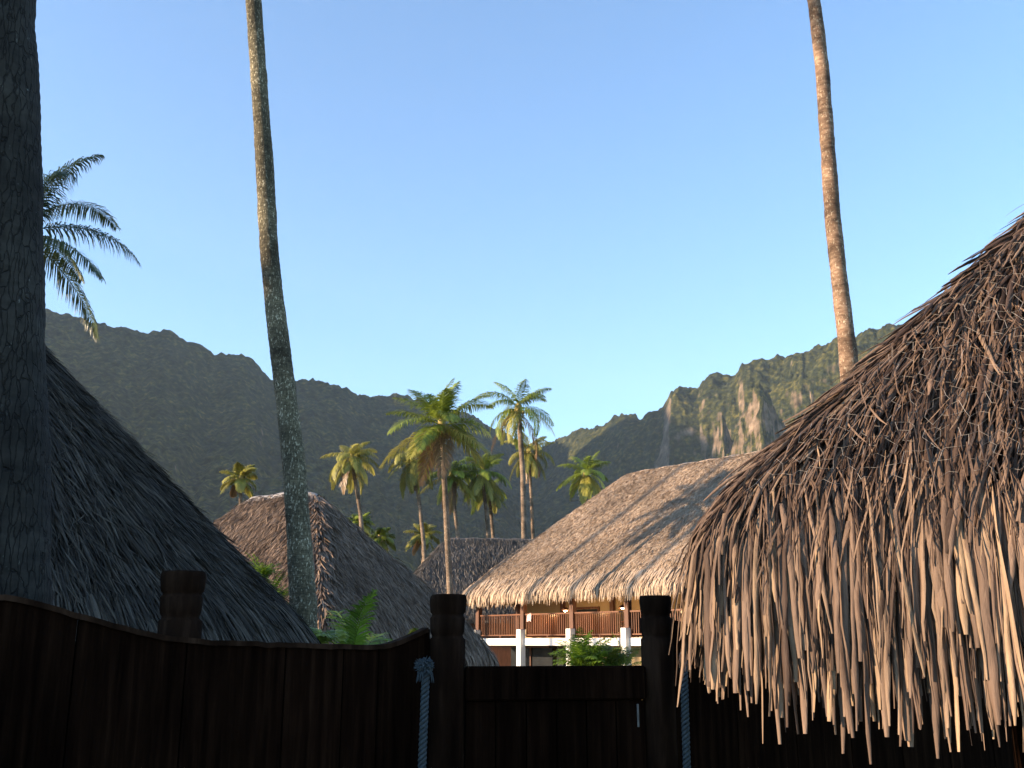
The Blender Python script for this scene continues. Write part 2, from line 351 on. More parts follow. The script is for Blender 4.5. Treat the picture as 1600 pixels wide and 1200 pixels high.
def gz(x, y):                                           # ground height: falls gently away from the camera's terrace
    d = math.hypot(x, y); return -1.35 * min(1, max(0, (d - 6) / 22)) ** 1.0
def build_ground():
    th = np.linspace(0, 2 * math.pi, 73)[:-1]; rs = np.array([0, 2, 4, 6, 9, 12, 16, 20, 24, 28, 34, 45, 60, 90, 140, 240, 420, 900, 2600.])
    mb = MB(); P = []
    for r in rs:
        for a in th: x, y = r * math.cos(a), r * math.sin(a); P.append((x, y, gz(x, y)))
    n = len(th); Q = []
    for i in range(len(rs) - 1):
        for j in range(n): Q.append((i * n + j, (i + 1) * n + j, (i + 1) * n + (j + 1) % n, i * n + (j + 1) % n))
    mb.addq(P, Q); o = mb.build('ground', M['ground']); tag(o, kind='structure')
    pb = MB(); pts = [(0.3, -4), (.3, 1), (.25, 4), (.25, 6.5), (.8, 10), (1.6, 16), (2.2, 24), (2.2, 33)]
    vs = []
    for (x, y) in pts: vs += [(x - .8, y, gz(x - .8, y) + .012), (x + .8, y, gz(x + .8, y) + .012)]
    pb.addq(vs, [(2 * i, 2 * i + 1, 2 * i + 3, 2 * i + 2) for i in range(len(pts) - 1)])
    tag(pb.build('path', M['path']), kind='structure')
build_ground()

# ------------------------------------------------------------------ thatched roofs
class Roof:
    """hipped or conical thatch as a height field over its plan; ax = direction of the long side, bx = inwards"""
    def __init__(s, origin, ax, L, Wd, ze, tan, kends=(1, 1), sm=.25, eave_r=.5, eave_drop=.25, cone=None):
        s.o = np.array(origin[:2], float); s.a = np.array(ax, float) / np.linalg.norm(ax)
        s.b = np.array([-s.a[1], s.a[0]]); s.L = L; s.W = Wd; s.ze = ze; s.tan = tan; s.k = kends; s.sm = sm
        s.er = eave_r; s.ed = eave_drop; s.cone = cone
    def to_w(s, u, v): return s.o[0] + s.a[0] * u + s.b[0] * v, s.o[1] + s.a[1] * u + s.b[1] * v
    def dist(s, u, v):
        if s.cone: return s.cone - np.hypot(u, v)
        D = np.stack([u * s.k[0], (s.L - u) * s.k[1], v, s.W - v], -1)
        return -s.sm * np.log(np.sum(np.exp(-D / s.sm), -1))
    def z(s, u, v):
        d = s.dist(u, v); r = np.clip((s.er - d) / s.er, 0, 1.6)
        return s.ze + s.tan * d - s.ed * r ** 2
    def grad(s, u, v):
        e = .02; return (s.z(u + e, v) - s.z(u - e, v)) / (2 * e), (s.z(u, v + e) - s.z(u, v - e)) / (2 * e)
    def shell(s, th=.2, res=.25):
        if s.cone:
            rr = np.linspace(0.02, s.cone, 24); aa = np.linspace(0, 2 * math.pi, 64)
            U = rr[:, None] * np.cos(aa)[None]; Vv = rr[:, None] * np.sin(aa)[None]
        else:
            U, Vv = np.meshgrid(np.linspace(0, s.L, int(s.L / res) + 2), np.linspace(0, s.W, int(s.W / res) + 2), indexing='ij')
        Z = s.z(U, Vv) - .02; X, Y = s.to_w(U, Vv); n, k = X.shape
        top = np.stack([X, Y, Z], -1).reshape(-1, 3); bot = top - V(0, 0, th)
        i = np.arange(n - 1)[:, None] * k; j = np.arange(k - 1)[None]
        Q = np.stack([i + j, i + k + j, i + k + j + 1, i + j + 1], -1).reshape(-1, 4)
        N = n * k; F = Q.tolist() + (Q[:, ::-1] + N).tolist()
        edge = [(0 * k + q, 0 * k + q + 1) for q in range(k - 1)] + [((n - 1) * k + q + 1, (n - 1) * k + q) for q in range(k - 1)]
        edge += [((q + 1) * k, q * k) for q in range(n - 1)] + [(q * k + k - 1, (q + 1) * k + k - 1) for q in range(n - 1)]
        F += [(a, b_, b_ + N, a + N) for a, b_ in edge]
        mb = MB(); mb.add(np.concatenate([top, bot]), F, .12); return mb
    def strands(s, mb, n, length, width, K=4, lift=.06, tip=.05, jit=.12, region=None, fringe=0.0, fold=0.0, rng=RNG, roll=.6, dmin=0.0, dmax=99, tone=(0, 1), steep=4.0, clump=0.0, u=None, v=None, direc=None, lenf=None, endw=.3, rnd=False, crinkle=0.0):
        if u is None:
            U, Vv = [], []; tot = 0
            while tot < n:
                if s.cone: uu = rng.uniform(-s.cone, s.cone, n * 2); vv = rng.uniform(-s.cone, s.cone, n * 2)
                else: uu = rng.uniform(0, s.L, n * 2); vv = rng.uniform(0, s.W, n * 2)
                d = s.dist(uu, vv); ok = (d > dmin) & (d < dmax)
                if region is not None: ok &= region(uu, vv)
                U.append(uu[ok]); Vv.append(vv[ok]); tot += ok.sum()
            u = np.concatenate(U)[:n]; v = np.concatenate(Vv)[:n]
        n = len(u)
        Ls = length * rng.uniform(.6, 1.25, n); Ls = Ls * lenf(u, v) if lenf else Ls; z = s.z(u, v); P = np.zeros((n, K, 3)); S = np.zeros((n, K, 3)); N = np.zeros((n, K, 3))
        ja = rng.normal(0, jit, n)
        if clump:
            ja = ja + (vnoise(u / clump * 1.0, v / clump, 5) - .5) * 1.2 * min(1, jit * 5)
        l0 = rng.uniform(0, 1, n) ** 1.5 * lift; l1 = l0 + rng.uniform(0, 1, n) ** 2 * tip; curl = rng.normal(0, jit * 1.2, n)
        rol = rng.normal(0, roll, n)
        for k in range(K):
            gx, gy = s.grad(u, v); gm = np.hypot(gx, gy) + 1e-6; dx, dy = -gx / gm, -gy / gm
            if direc is not None: dx, dy = dx * .35 + direc[0] * .65, dy * .35 + direc[1] * .65; q = np.hypot(dx, dy); dx, dy = dx / q, dy / q; gm = gm * .72
            d = s.dist(u, v); gm = np.where(d < 0.0, np.maximum(gm, 1.2 + (-d) * 60 + steep * np.clip(-d * 20, 0, 1)), gm)
            a = ja + curl * k / K; ca, sa = np.cos(a), np.sin(a); dx, dy = dx * ca - dy * sa, dx * sa + dy * ca
            hx = 1 / np.sqrt(1 + gm ** 2); lf = l0 + (l1 - l0) * k / (K - 1)
            nx, ny, nz = dx * gm * hx, dy * gm * hx, hx
            X, Y = s.to_w(u + nx * lf, v + ny * lf)
            P[:, k] = np.stack([X, Y, z + nz * lf], -1)
            wx, wy = s.a[0] * dx + s.b[0] * dy, s.a[1] * dx + s.b[1] * dy
            Tn = np.stack([wx * hx, wy * hx, -gm * hx], -1); Nn = np.stack([wx * gm * hx, wy * gm * hx, hx], -1)
            Sd = np.cross(Tn, Nn); cr, sr = np.cos(rol)[:, None], np.sin(rol)[:, None]
            S[:, k] = Sd * cr + Nn * sr; N[:, k] = Nn * cr - Sd * sr
            st = Ls / (K - 1); u = u + dx * st * hx; v = v + dy * st * hx; z = z - st * gm * hx
        if crinkle: P = P + rng.normal(0, crinkle, P.shape)
        w = width * rng.uniform(.45, 1.5, n)[:, None] * np.interp(np.linspace(0, 1, K), [0, .25, .8, 1], [.6, 1, .9, endw])[None] / 2
        if crinkle: w = w * rng.uniform(.7, 1.25, w.shape)
        tn = np.clip(rng.uniform(tone[0], tone[1], n) * .75 + .25 * rng.uniform(0, 1, n), 0, 1)
        mb.ribbons(P, w, S, N, tn, fold, rnd)

def hut_body(root, R, zg, inset=.6, wall=None, posts=True, zt=None, mat_post=None):
    """walls and corner posts under a roof"""
    zt = zt or R.ze + .1; ang = math.atan2(R.a[1], R.a[0]); Rm = rz(ang)
    if wall:
        wb = MB(); Li, Wi = R.L - 2 * inset, R.W - 2 * inset; h = zt - zg
        for (u, v, sx, sy) in ((R.L / 2, inset, Li, .12), (R.L / 2, R.W - inset, Li, .12), (inset, R.W / 2, .12, Wi - .13), (R.L - inset, R.W / 2, .12, Wi - .13)):
            X, Y = R.to_w(u, v); wb.box((X, Y, zg + h / 2), (sx, sy, h), Rm, .5)
        wb.build('wall', wall, root)
    if posts:
        for (u, v) in ((inset * .8, inset * .8), (R.L - inset * .8, inset * .8), (inset * .8, R.W - inset * .8), (R.L - inset * .8, R.W - inset * .8)):
            X, Y = R.to_w(u, v); pb = MB(); pb.tube([(X, Y, zg - .1), (X, Y, (zg + zt) / 2), (X, Y, zt)], [.09, .085, .08], 12, .4)
            pb.build('post', mat_post or M['post_wood'], root, True)

def ridge_cap(root, R, name='ridge_cap', mat=None, w=.22):
    hw = R.W / 2; u0 = hw / R.k[0]; u1 = R.L - hw / R.k[1]; mb = MB()
    U = np.linspace(u0 - .1, u1 + .1, 24); P = []
    for u in U:
        z = float(R.z(np.array(u), np.array(hw))) + .06 + .02 * math.sin(u * 5)
        for (dv, dz) in ((-w, -w * .75), (-w * .45, -.03), (0, .02), (w * .45, -.03), (w, -w * .75)):
            X, Y = R.to_w(u, hw + dv); P.append((X, Y, z + dz))
    Q = [(i * 5 + j, (i + 1) * 5 + j, (i + 1) * 5 + j + 1, i * 5 + j + 1) for i in range(23) for j in range(4)]
    mb.addq(P, Q, .4); mb.build(name, mat or M['thatch_brown'], root, True)

# --- near hut on the right
def near_right_hut():
    root = empty('thatched_hut', (2.75, 3.7, 0)); root.location = (0, 0, 0)
    tag(root, 'nearest thatched hut with long ragged reed fringe and wire netting, filling the right side', 'hut')
    nf = V(-.54, -.842); a = np.array([.842, -.54])
    R = Roof((.62, 3.27), a, 3.4, 2.8, 1.955, 1.19, sm=.03, eave_r=.13, eave_drop=.05)
    rng = np.random.default_rng(21)
    mb = R.shell(.10, .08)
    front = lambda u, v: (v < 1.45) & (u < 2.3)
    mb2 = mb
    lf = lambda u, v: np.interp(u, [-.1, .12, .5], [.62, .92, 1.0])
    R.strands(mb2, 6000, .40, .0155, 10, .05, .05, .15, front, fold=.5, rnd=True, rng=rng, roll=.9, clump=.16, endw=.35, crinkle=.0016, tone=(.0, .7), lenf=lf)
    R.strands(mb2, 9000, .20, .0045, 5, .085, .05, .30, front, rng=rng, roll=.9, tone=(.0, .8), crinkle=.001, lenf=lf)
    # upper rows hug the roof, the fringe hangs; its brighter sunlight is put into paler tones
    for (n, ln, wd, dm, dM, tn) in ((1350, .53, .0165, -.005, .10, (.25, 1.0)), (520, .50, .024, -.02, .05, (.4, 1.0)), (1300, .48, .0065, -.01, .14, (0, .9))):
        R.strands(mb2, n, ln, wd, 9, .06, .06, .16, lambda u, v: (u < 2.5) & (v < 1.2), fold=.55, rnd=True, endw=.4, crinkle=.0016, rng=rng, roll=.7, dmin=max(dm, 0.0), dmax=dM, tone=tn, clump=.12, steep=7, lenf=lf)
    # bundles running down the hips
    for h in range(2):
        n = 1100 if h == 0 else 300
        t = rng.uniform(.05, 1.38, n); off = np.clip(rng.normal(0, .03, n), -t + .01, t - .01)
        if h == 0: u, v = t + off, t - off
        R.strands(mb2, n, .34, .011, 8, .035, .03, .16, crinkle=.0015, lenf=lf, rnd=True, fold=.7, rng=rng, roll=.7, tone=(0, .8), u=u.copy(), v=v.copy(), direc=(-.707, -.707))
    # far sides, seen only from elsewhere
    R.strands(mb2, 2500, .45, .025, 5, .04, .05, .1, lambda u, v: ~front(u, v), rng=rng)
    o = mb2.build('thatch_roof', M['thatch_near'], root, True)
    # wire netting laid over the front slope
    wb = MB(); cw, ch = .052, .048
    P = []
    def nz(u, d):
        z = float(R.z(np.array(u), np.array(d))) + .0; return z
    sl = math.hypot(1, R.tan)
    segs = []
    nu, nv = int(2.2 / cw), int(1.45 / ch)
    for j in range(nv):
        for i in range(nu):
            u0 = i * cw + (cw / 2 if j % 2 else 0); s0 = .10 + j * ch
            # slope length s0 measured upwards from the eave
            A = (u0, s0); B = (u0 + cw / 2, s0 + ch * .30); C = (u0 + cw, s0); Dn = (u0 + cw / 2, s0 + ch)
            segs += [(A, B), (B, C), (B, Dn)]
    cache = {}
    def P3(q):
        key = (round(q[0], 4), round(q[1], 4))
        if key in cache: return cache[key]
        u, s_ = q; d = s_ / sl; jl = (vnoise(np.array(u * 9), np.array(d * 9), 8) - .5) * .03
        z = nz(u, d); X, Y = R.to_w(u + rng.normal(0, .006), d - .075 * .8 + jl); r = V(X, Y, z + .085 * .6 + rng.normal(0, .006)); cache[key] = r; return r
    vs, qs = [], []; tr = .0005
    for (a_, b_) in segs:
        um = (a_[0] + b_[0]) / 2; dm = max(a_[1], b_[1]) / sl
        if um < dm + .06 or dm > 1.3 or um > 2.0: continue
        if rng.uniform() < .28: continue
        p, q = P3(a_), P3(b_); t_ = q - p; t_ /= np.linalg.norm(t_); e1 = np.cross(t_, V(.3, .2, .9)); e1 /= np.linalg.norm(e1); e2 = np.cross(t_, e1)
        b0 = len(vs)
        for c in (p, q):
            for k in range(3): an = k * 2.094; vs.append(c + tr * (math.cos(an) * e1 + math.sin(an) * e2))
        qs += [(b0, b0 + 1, b0 + 4, b0 + 3), (b0 + 1, b0 + 2, b0 + 5, b0 + 4), (b0 + 2, b0, b0 + 3, b0 + 5)]
    wb.addq(np.array(vs), qs); wb.build('wire_netting', M['wire'], root)
    hut_body(root, R, 0, 1.02, M['fence_wood'], True, 1.95, M['fence_wood'])
near_right_hut()

# --- left hut (conical)
def left_hut():
    root = empty('thatched_hut'); tag(root, 'dark round thatched hut in shade behind the fence at the left', 'hut')
    c = at(-40, 395, 10.5)
    R = Roof((c[0], c[1]), (1, 0), 0, 0, 1.52, 1.0, eave_r=.45, eave_drop=.17, cone=4.02)
    rng = np.random.default_rng(5); mb = R.shell(.18)
    vis = lambda u, v: (u > -1.8) & (v < 1.2)
    R.strands(mb, 24000, .42, .017, 4, .05, .05, .13, vis, rng=rng, fold=.4, tone=(0, .9))
    R.strands(mb, 13000, .26, .008, 4, .07, .10, .4, vis, rng=rng, roll=1.0, tone=(.1, 1))
    R.strands(mb, 3200, .55, .03, 6, .06, .05, .12, vis, rng=rng, fold=.5, dmin=0, dmax=.45, tone=(.2, 1))
    R.strands(mb, 3000, .6, .05, 4, .04, .05, .12, lambda u, v: ~vis(u, v), rng=rng)
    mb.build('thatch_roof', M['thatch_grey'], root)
    zg = gz(c[0], c[1]); wb = MB(); th = np.linspace(0, 2 * math.pi, 41)
    wb.tube([(c[0], c[1], zg - .1), (c[0], c[1], 1.7)], [2.9, 2.9], 40, .4); wb.build('wall', M['brown_wood'], root, True)
left_hut()

# --- second hut
def second_hut():
    root = empty('thatched_hut'); tag(root, 'small hip roofed thatched hut behind the tall grey trunk, one side sunlit', 'hut')
    nA = np.array([-.5, -.866]); nB = np.array([.866, -.5]); apx = at(492, 766, 22)[:2]
    near = apx + 2.95 * nB + 2.95 * nA                                   # corner nearest the camera
    # long side = face A, running from the far left to the near corner
    L = 2.95 * 2 + 1.9; org = near - nB * L
    R = Roof(org, nB, L, 5.9, 1.58, 1.12, sm=.12, eave_r=.7, eave_drop=.30)
    rng = np.random.default_rng(9); mb = R.shell(.2)
    R.strands(mb, 48000, .24, .015, 3, .04, .05, .3, rng=rng, fold=.3)
    R.strands(mb, 7000, .26, .016, 3, .09, .09, .5, rng=rng, roll=1)
    R.strands(mb, 3500, .42, .034, 5, .06, .06, .14, rng=rng, dmin=0, dmax=.3, tone=(.2, 1))
    t = rng.uniform(0, 2.9, 1500); o = rng.normal(0, .06, 1500)
    R.strands(mb, 0, .45, .03, 4, .08, .08, .25, rng=rng, u=R.L - (t + o), v=t - o, direc=(.707, -.707), tone=(.1, .9))
    mb.build('thatch_roof', M['thatch_brown'], root); ridge_cap(root, R, mat=M['concrete_cap'], w=.16)
    hut_body(root, R, gz(-3, 21), .6, M['brown_wood'], True, R.ze + .1)
second_hut()

# --- far grey hut
def far_hut():
    root = empty('thatched_hut'); tag(root, 'far grey thatched hut with level ridge, behind the slim lone palm trunk', 'hut')
    c = at(775, 842, 59); ang = math.radians(9); a = np.array([math.cos(ang), math.sin(ang)]); b = np.array([-a[1], a[0]])
    L, Wd = 13.2, 7.6; org = c[:2] - a * (L / 2) - b * Wd / 2
    R = Roof(org, a, L, Wd, c[2] - 3.8 * 1.15 + .12, 1.15, sm=.2, eave_r=.9, eave_drop=.35)
    rng = np.random.default_rng(12); mb = R.shell(.25, .4)
    R.strands(mb, 34000, .35, .035, 3, .06, .07, .35, lambda u, v: v < 4.5, rng=rng)
    mb.build('thatch_roof', M['thatch_far'], root); ridge_cap(root, R, w=.3, mat=M['thatch_far'])
    hut_body(root, R, -1.35, .7, M['brown_wood'], True, R.ze)
far_hut()

# ------------------------------------------------------------------ the two storey building
def main_building():
    root = empty('thatched_building'); tag(root, 'two storey white building with sunlit thatched roof and wooden balcony railings', 'building')
    P1 = np.array([-.9, 46.0]); a = np.array([.66, -.751]); a /= np.linalg.norm(a); b = np.array([-a[1], a[0]])
    ang = math.atan2(a[1], a[0]); Rm = rz(ang)
    def w(s, t, z): q = P1 + a * s + b * t; return V(q[0], q[1], z)
    zg = -1.35; zs = 1.80
    Lr = 24.0; Wd = 13.6
    R = Roof(P1 + a * (-1.3) + b * (-.8), a, Lr, Wd, 3.97, .825, kends=(1.62, 1.2), sm=.25, eave_r=1.2, eave_drop=.28)
    rng = np.random.default_rng(15); mb = R.shell(.35, .35)
    fr = lambda u, v: (v < 7.2) & (u < 19)
    R.strands(mb, 110000, .22, .022, 3, .04, .06, .45, fr, rng=rng, tone=(.1, 1))
    R.strands(mb, 7000, .55, .045, 5, .10, .10, .16, fr, rng=rng, dmin=0, dmax=.5, tone=(.1, 1), fold=.4, steep=6)
    R.strands(mb, 6000, .6, .08, 3, .06, .08, .2, lambda u, v: ~fr(u, v), rng=rng)
    mb.build('thatch_roof', M['thatch_main'], root); ridge_cap(root, R, w=.25, mat=M['thatch_main'])
    s_cols = [-.9 + 3.02 * i for i in range(7)]
    # floor slab edge beam, balcony deck, back wall
    sb = MB(); s0, s1 = s_cols[0] - .1, s_cols[-1] + .2; Lb = s1 - s0
    q = w((s0 + s1) / 2, 0.0, zs - .15); sb.box(q, (Lb, .22, .30), Rm, .5, .01); sb.build('slab_edge', M['white'], root)
    db = MB(); db.box(w((s0 + s1) / 2, 1.25, zs - .13), (Lb, 2.27, .2), Rm); db.build('balcony_floor', M['brown_wood'], root)
    wb = MB(); wb.box(w((s0 + s1) / 2, 2.5, (zs + 4.25) / 2), (Lb, .2, 4.25 - zs), Rm); wb.build('upper_wall', M['beige'], root)
    # ground floor wall with dark openings between panels
    gw = MB()
    for i in range(6):
        m = (s_cols[i] + s_cols[i + 1]) / 2
        if i in (2, 4): gw.box(w(m, 1.6, (zg + zs - .3) / 2), (3.0, .2, zs - .3 - zg), Rm)
        else:
            if i > 2: gw.box(w(s_cols[i] + .12, 1.6, (zg + zs - .3) / 2), (.3, .2, zs - .3 - zg), Rm)
    gw.box(w((s0 + s1) / 2, 9.0, (zg + 3.6) / 2), (Lb, .2, 3.6 - zg), Rm); gw.box(w(s0 + .1, 5.7, (zg + 3.6) / 2), (.2, 6.3, 3.6 - zg), Rm); gw.box(w(s1 - .1, 5.7, (zg + 3.6) / 2), (.2, 6.3, 3.6 - zg), Rm)
    gw.build('ground_wall', M['beige'], root)
    for i in (0, 1, 3, 5):
        m = (s_cols[i] + s_cols[i + 1]) / 2 + .1; d = MB(); d.box(w(m, 1.75, (zg + zs - .4) / 2), (2.75, .06, zs - .4 - zg), Rm); do = d.build('sliding_door', M['dark'], root)
        f = MB(); f.box(w(m, 1.68, (zg + zs - .4) / 2), (.07, .06, zs - .4 - zg), Rm); f.box(w(m, 1.68, zs - .36), (2.5, .06, .09), Rm); f.build('frame', M['brown_wood'], do)
    for i in range(6):                                                    # dark doorways of the upper floor
        if i in (1, 3, 5):
            m = (s_cols[i] + s_cols[i + 1]) / 2 - .1; d = MB(); d.box(w(m, 2.37, (zs + 3.0) / 2 + .05), (1.5, .05, 1.15), Rm); do = d.build('doorway', M['dark'], root)
            f = MB()
            for (ds) in (-.8, .8): f.box(w(m + ds, 2.36, zs + .62), (.09, .08, 1.24), Rm)
            f.box(w(m, 2.36, zs + 1.28), (1.69, .08, .08), Rm); f.build('frame', M['brown_wood'], do)
    for i, s in enumerate(s_cols):
        c = MB(); c.box(w(s, -.16, (zg + 2.17) / 2 - .05), (.27, .30, 2.17 - zg + .1), Rm, .5, .015); c.build('column', M['white'], root)
        p = MB(); p.box(w(s + .02, -.02, (2.17 + 4.25) / 2), (.22, .22, 4.25 - 2.17), Rm, .5, .01); p.build('post', M['brown_wood'], root)
        p = MB(); p.box(w(s + .02, 2.33, (zs + 4.25) / 2), (.2, .12, 4.25 - zs - .02), Rm, .4); p.build('wall_post', M['brown_wood'], root)
    bb = MB(); bb.box(w((s0 + s1) / 2, .0, 4.10), (Lb, .16, .22), Rm); bb.build('eave_beam', M['brown_wood'], root)
    for i in range(6):
        r = MB(); a0, a1 = s_cols[i] + .16, s_cols[i + 1] - .13
        r.box(w((a0 + a1) / 2, -.02, 2.79), (a1 - a0, .09, .06), Rm, .6); r.box(w((a0 + a1) / 2, -.02, 1.93), (a1 - a0, .06, .05), Rm, .6)
        n = 24
        for k in range(n): r.box(w(a0 + (k + .5) * (a1 - a0) / n, -.02, 2.36), (.03, .03, .81), Rm, .3 + .5 * ((k * 37) % 11) / 11)
        r.box(w((a0 + a1) / 2, -.02, 1.865), (.06, .06, .08), Rm)
        r.build('railing', M['red_wood'], root)
        if i < 5:                                                         # side screens dividing the balconies
            d = MB(); d.box(w(s_cols[i + 1] + .02, 1.2, 2.32), (.06, 2.1, .95), Rm, .5); d.build('divider', M['red_wood'], root)
    return w, Rm, a, b, s_cols, zs
w_, Rm_, a_, b_, SC_, ZS = main_building()

def pendant(s, t, z, label):
    root = empty('pendant_lamp'); tag(root, label, 'lamp', 'lit lamps hanging on the balcony')
    p = w_(s, t, z); c = MB(); c.tube([p + V(0, 0, .1), V(p[0], p[1], 4.25)], .012, 6); c.build('cord', M['brown_wood'], root)
    sh = MB(); sh.tube([p + V(0, 0, k) for k in (.13, .10, .05, .0)], [.03, .08, .14, .17], 16, caps=False); sh.build('lamp_shade', M['brown_wood'], root, True)
    g = MB(); g.tube([p + V(0, 0, k) for k in (.05, .03, -.01, -.04, -.05)], [.01, .06, .08, .05, .01], 12); g.build('bulb', M['lamp_glow'], root, True)
    l = bpy.data.lights.new('lamp_light', 'POINT'); l.energy = 28; l.color = (1, .6, .28); l.shadow_soft_size = .08
    lo = bpy.data.objects.new('lamp_light', l); lo.location = tuple(p - V(0, 0, .12)); link(lo, root)
pendant(4.35, .35, 2.92, 'small lit lamp glowing over the middle balcony rail of the white building')
pendant(7.35, .6, 2.95, 'lit lamp on a long dark cord over the right visible balcony rail')
def towel():
    t = MB(); P = []
    for i in range(7):
        for (dt, z) in ((-.10, 2.50), (-.085, 2.66), (-.07, 2.80), (-.02, 2.835), (.035, 2.80), (.05, 2.6)):
            p = w_(2.42 + i * .045, dt + .012 * math.sin(i * 2.1), z - .02 * math.sin(i * 1.3)); P.append(p)
    t.addq(P, [(i * 6 + j, (i + 1) * 6 + j, (i + 1) * 6 + j + 1, i * 6 + j + 1) for i in range(6) for j in range(5)])
    tag(t.build('towel', M['cloth'], None, True), 'pale pink towel hung over the balcony railing of the white building', 'towel')
towel()
def chair():
    root = empty('balcony_chair'); tag(root, 'dark chair standing on the balcony behind the right railing', 'chair')
    def bx(name, s, t, z, sz, m=M['brown_wood']): q = MB(); q.box(w_(s, t, z), sz, Rm_, .5, .008); q.build(name, m, root)
    bx('seat', 7.25, 1.1, ZS + .42, (.5, .5, .05)); bx('backrest', 7.25, 1.36, ZS + .72, (.5, .05, .5))
    for ds in (-.21, .21):
        for dt in (-.21, .21): bx('leg', 7.25 + ds, 1.1 + dt, ZS + .185, (.045, .045, .42))
    for ds in (-.26, .26): bx('armrest', 7.25 + ds, 1.1, ZS + .62, (.05, .48, .04))
chair()

# ------------------------------------------------------------------ palms
def frond_arrays(org, az, el0, Lf, droop, nl, rng, lw=.03, ll=.62, hang=.6, tone=(0, 1), twist=0.0):
    K = 14; t = np.linspace(0, 1, K); el = el0 - droop * t ** 1.25
    h = np.array([math.cos(az), math.sin(az), 0]); st = Lf / (K - 1)
    tan = np.cos(el)[:, None] * h + np.sin(el)[:, None] * V(0, 0, 1)
    side0 = V(-math.sin(az), math.cos(az), 0)
    bend = rng.normal(0, .12)
    tan = tan + side0 * (bend * t ** 2)[:, None]; tan /= np.linalg.norm(tan, axis=1)[:, None]
    pts = org + np.concatenate([[V(0, 0, 0)], np.cumsum(tan[:-1] * st, axis=0)])
    tl = np.linspace(.14, 1.0, nl); res = []
    c = np.stack([np.interp(tl, t, pts[:, i]) for i in range(3)], -1); tg = np.stack([np.interp(tl, t, tan[:, i]) for i in range(3)], -1)
    out = []
    for sg in (-1, 1):
        n = nl; up = np.cross(tg, side0); up = np.where(up[:, 2:3] < 0, -up, up)
        lift = rng.normal(.12 + twist * sg, .15, n)[:, None]
        fw = (.45 + .5 * tl + rng.normal(0, .1, n))[:, None]
        d0 = side0 * sg + tg * fw + up * lift; d0 /= np.linalg.norm(d0, axis=1)[:, None]
        ln = ll * (np.sin(np.clip(tl * 2.7 + .45, 0, math.pi)) * .75 + .25) * rng.uniform(.8, 1.12, n)
        hg = (hang * rng.uniform(.6, 1.4, n))[:, None]
        p0 = c; d1 = d0 - V(0, 0, 1) * hg * .6; d1 /= np.linalg.norm(d1, axis=1)[:, None]
        d2 = d0 - V(0, 0, 1) * hg * 1.8; d2 /= np.linalg.norm(d2, axis=1)[:, None]
        p1 = p0 + d0 * (ln * .33)[:, None]; p2 = p1 + d1 * (ln * .36)[:, None]; p3 = p2 + d2 * (ln * .36)[:, None]
        P = np.stack([p0, p1, p2, p3], 1)
        S = np.cross(np.stack([d0, d0, d1, d2], 1), np.broadcast_to(up[:, None], (n, 4, 3))); S /= np.linalg.norm(S, axis=2)[..., None] + 1e-9
        Wd = np.array([.35, 1, .8, .08])[None] * lw * np.ones((n, 1)) * .5 * rng.uniform(.8, 1.2, n)[:, None]
        N = np.broadcast_to(up[:, None], (n, 4, 3))
        out.append((P, Wd, S, N, np.clip(rng.uniform(*tone) + rng.normal(0, .12, n), 0, 1)))
    return pts, out
def add_frond(mb, *a, rr=.02, **k):
    pts, out = frond_arrays(*a, **k)
    for o in out: mb.ribbons(*o)
    mb.tube(pts, np.linspace(rr, rr * .2, len(pts)), 5, k.get('tone', (0, 1))[1] * .9, caps=False)

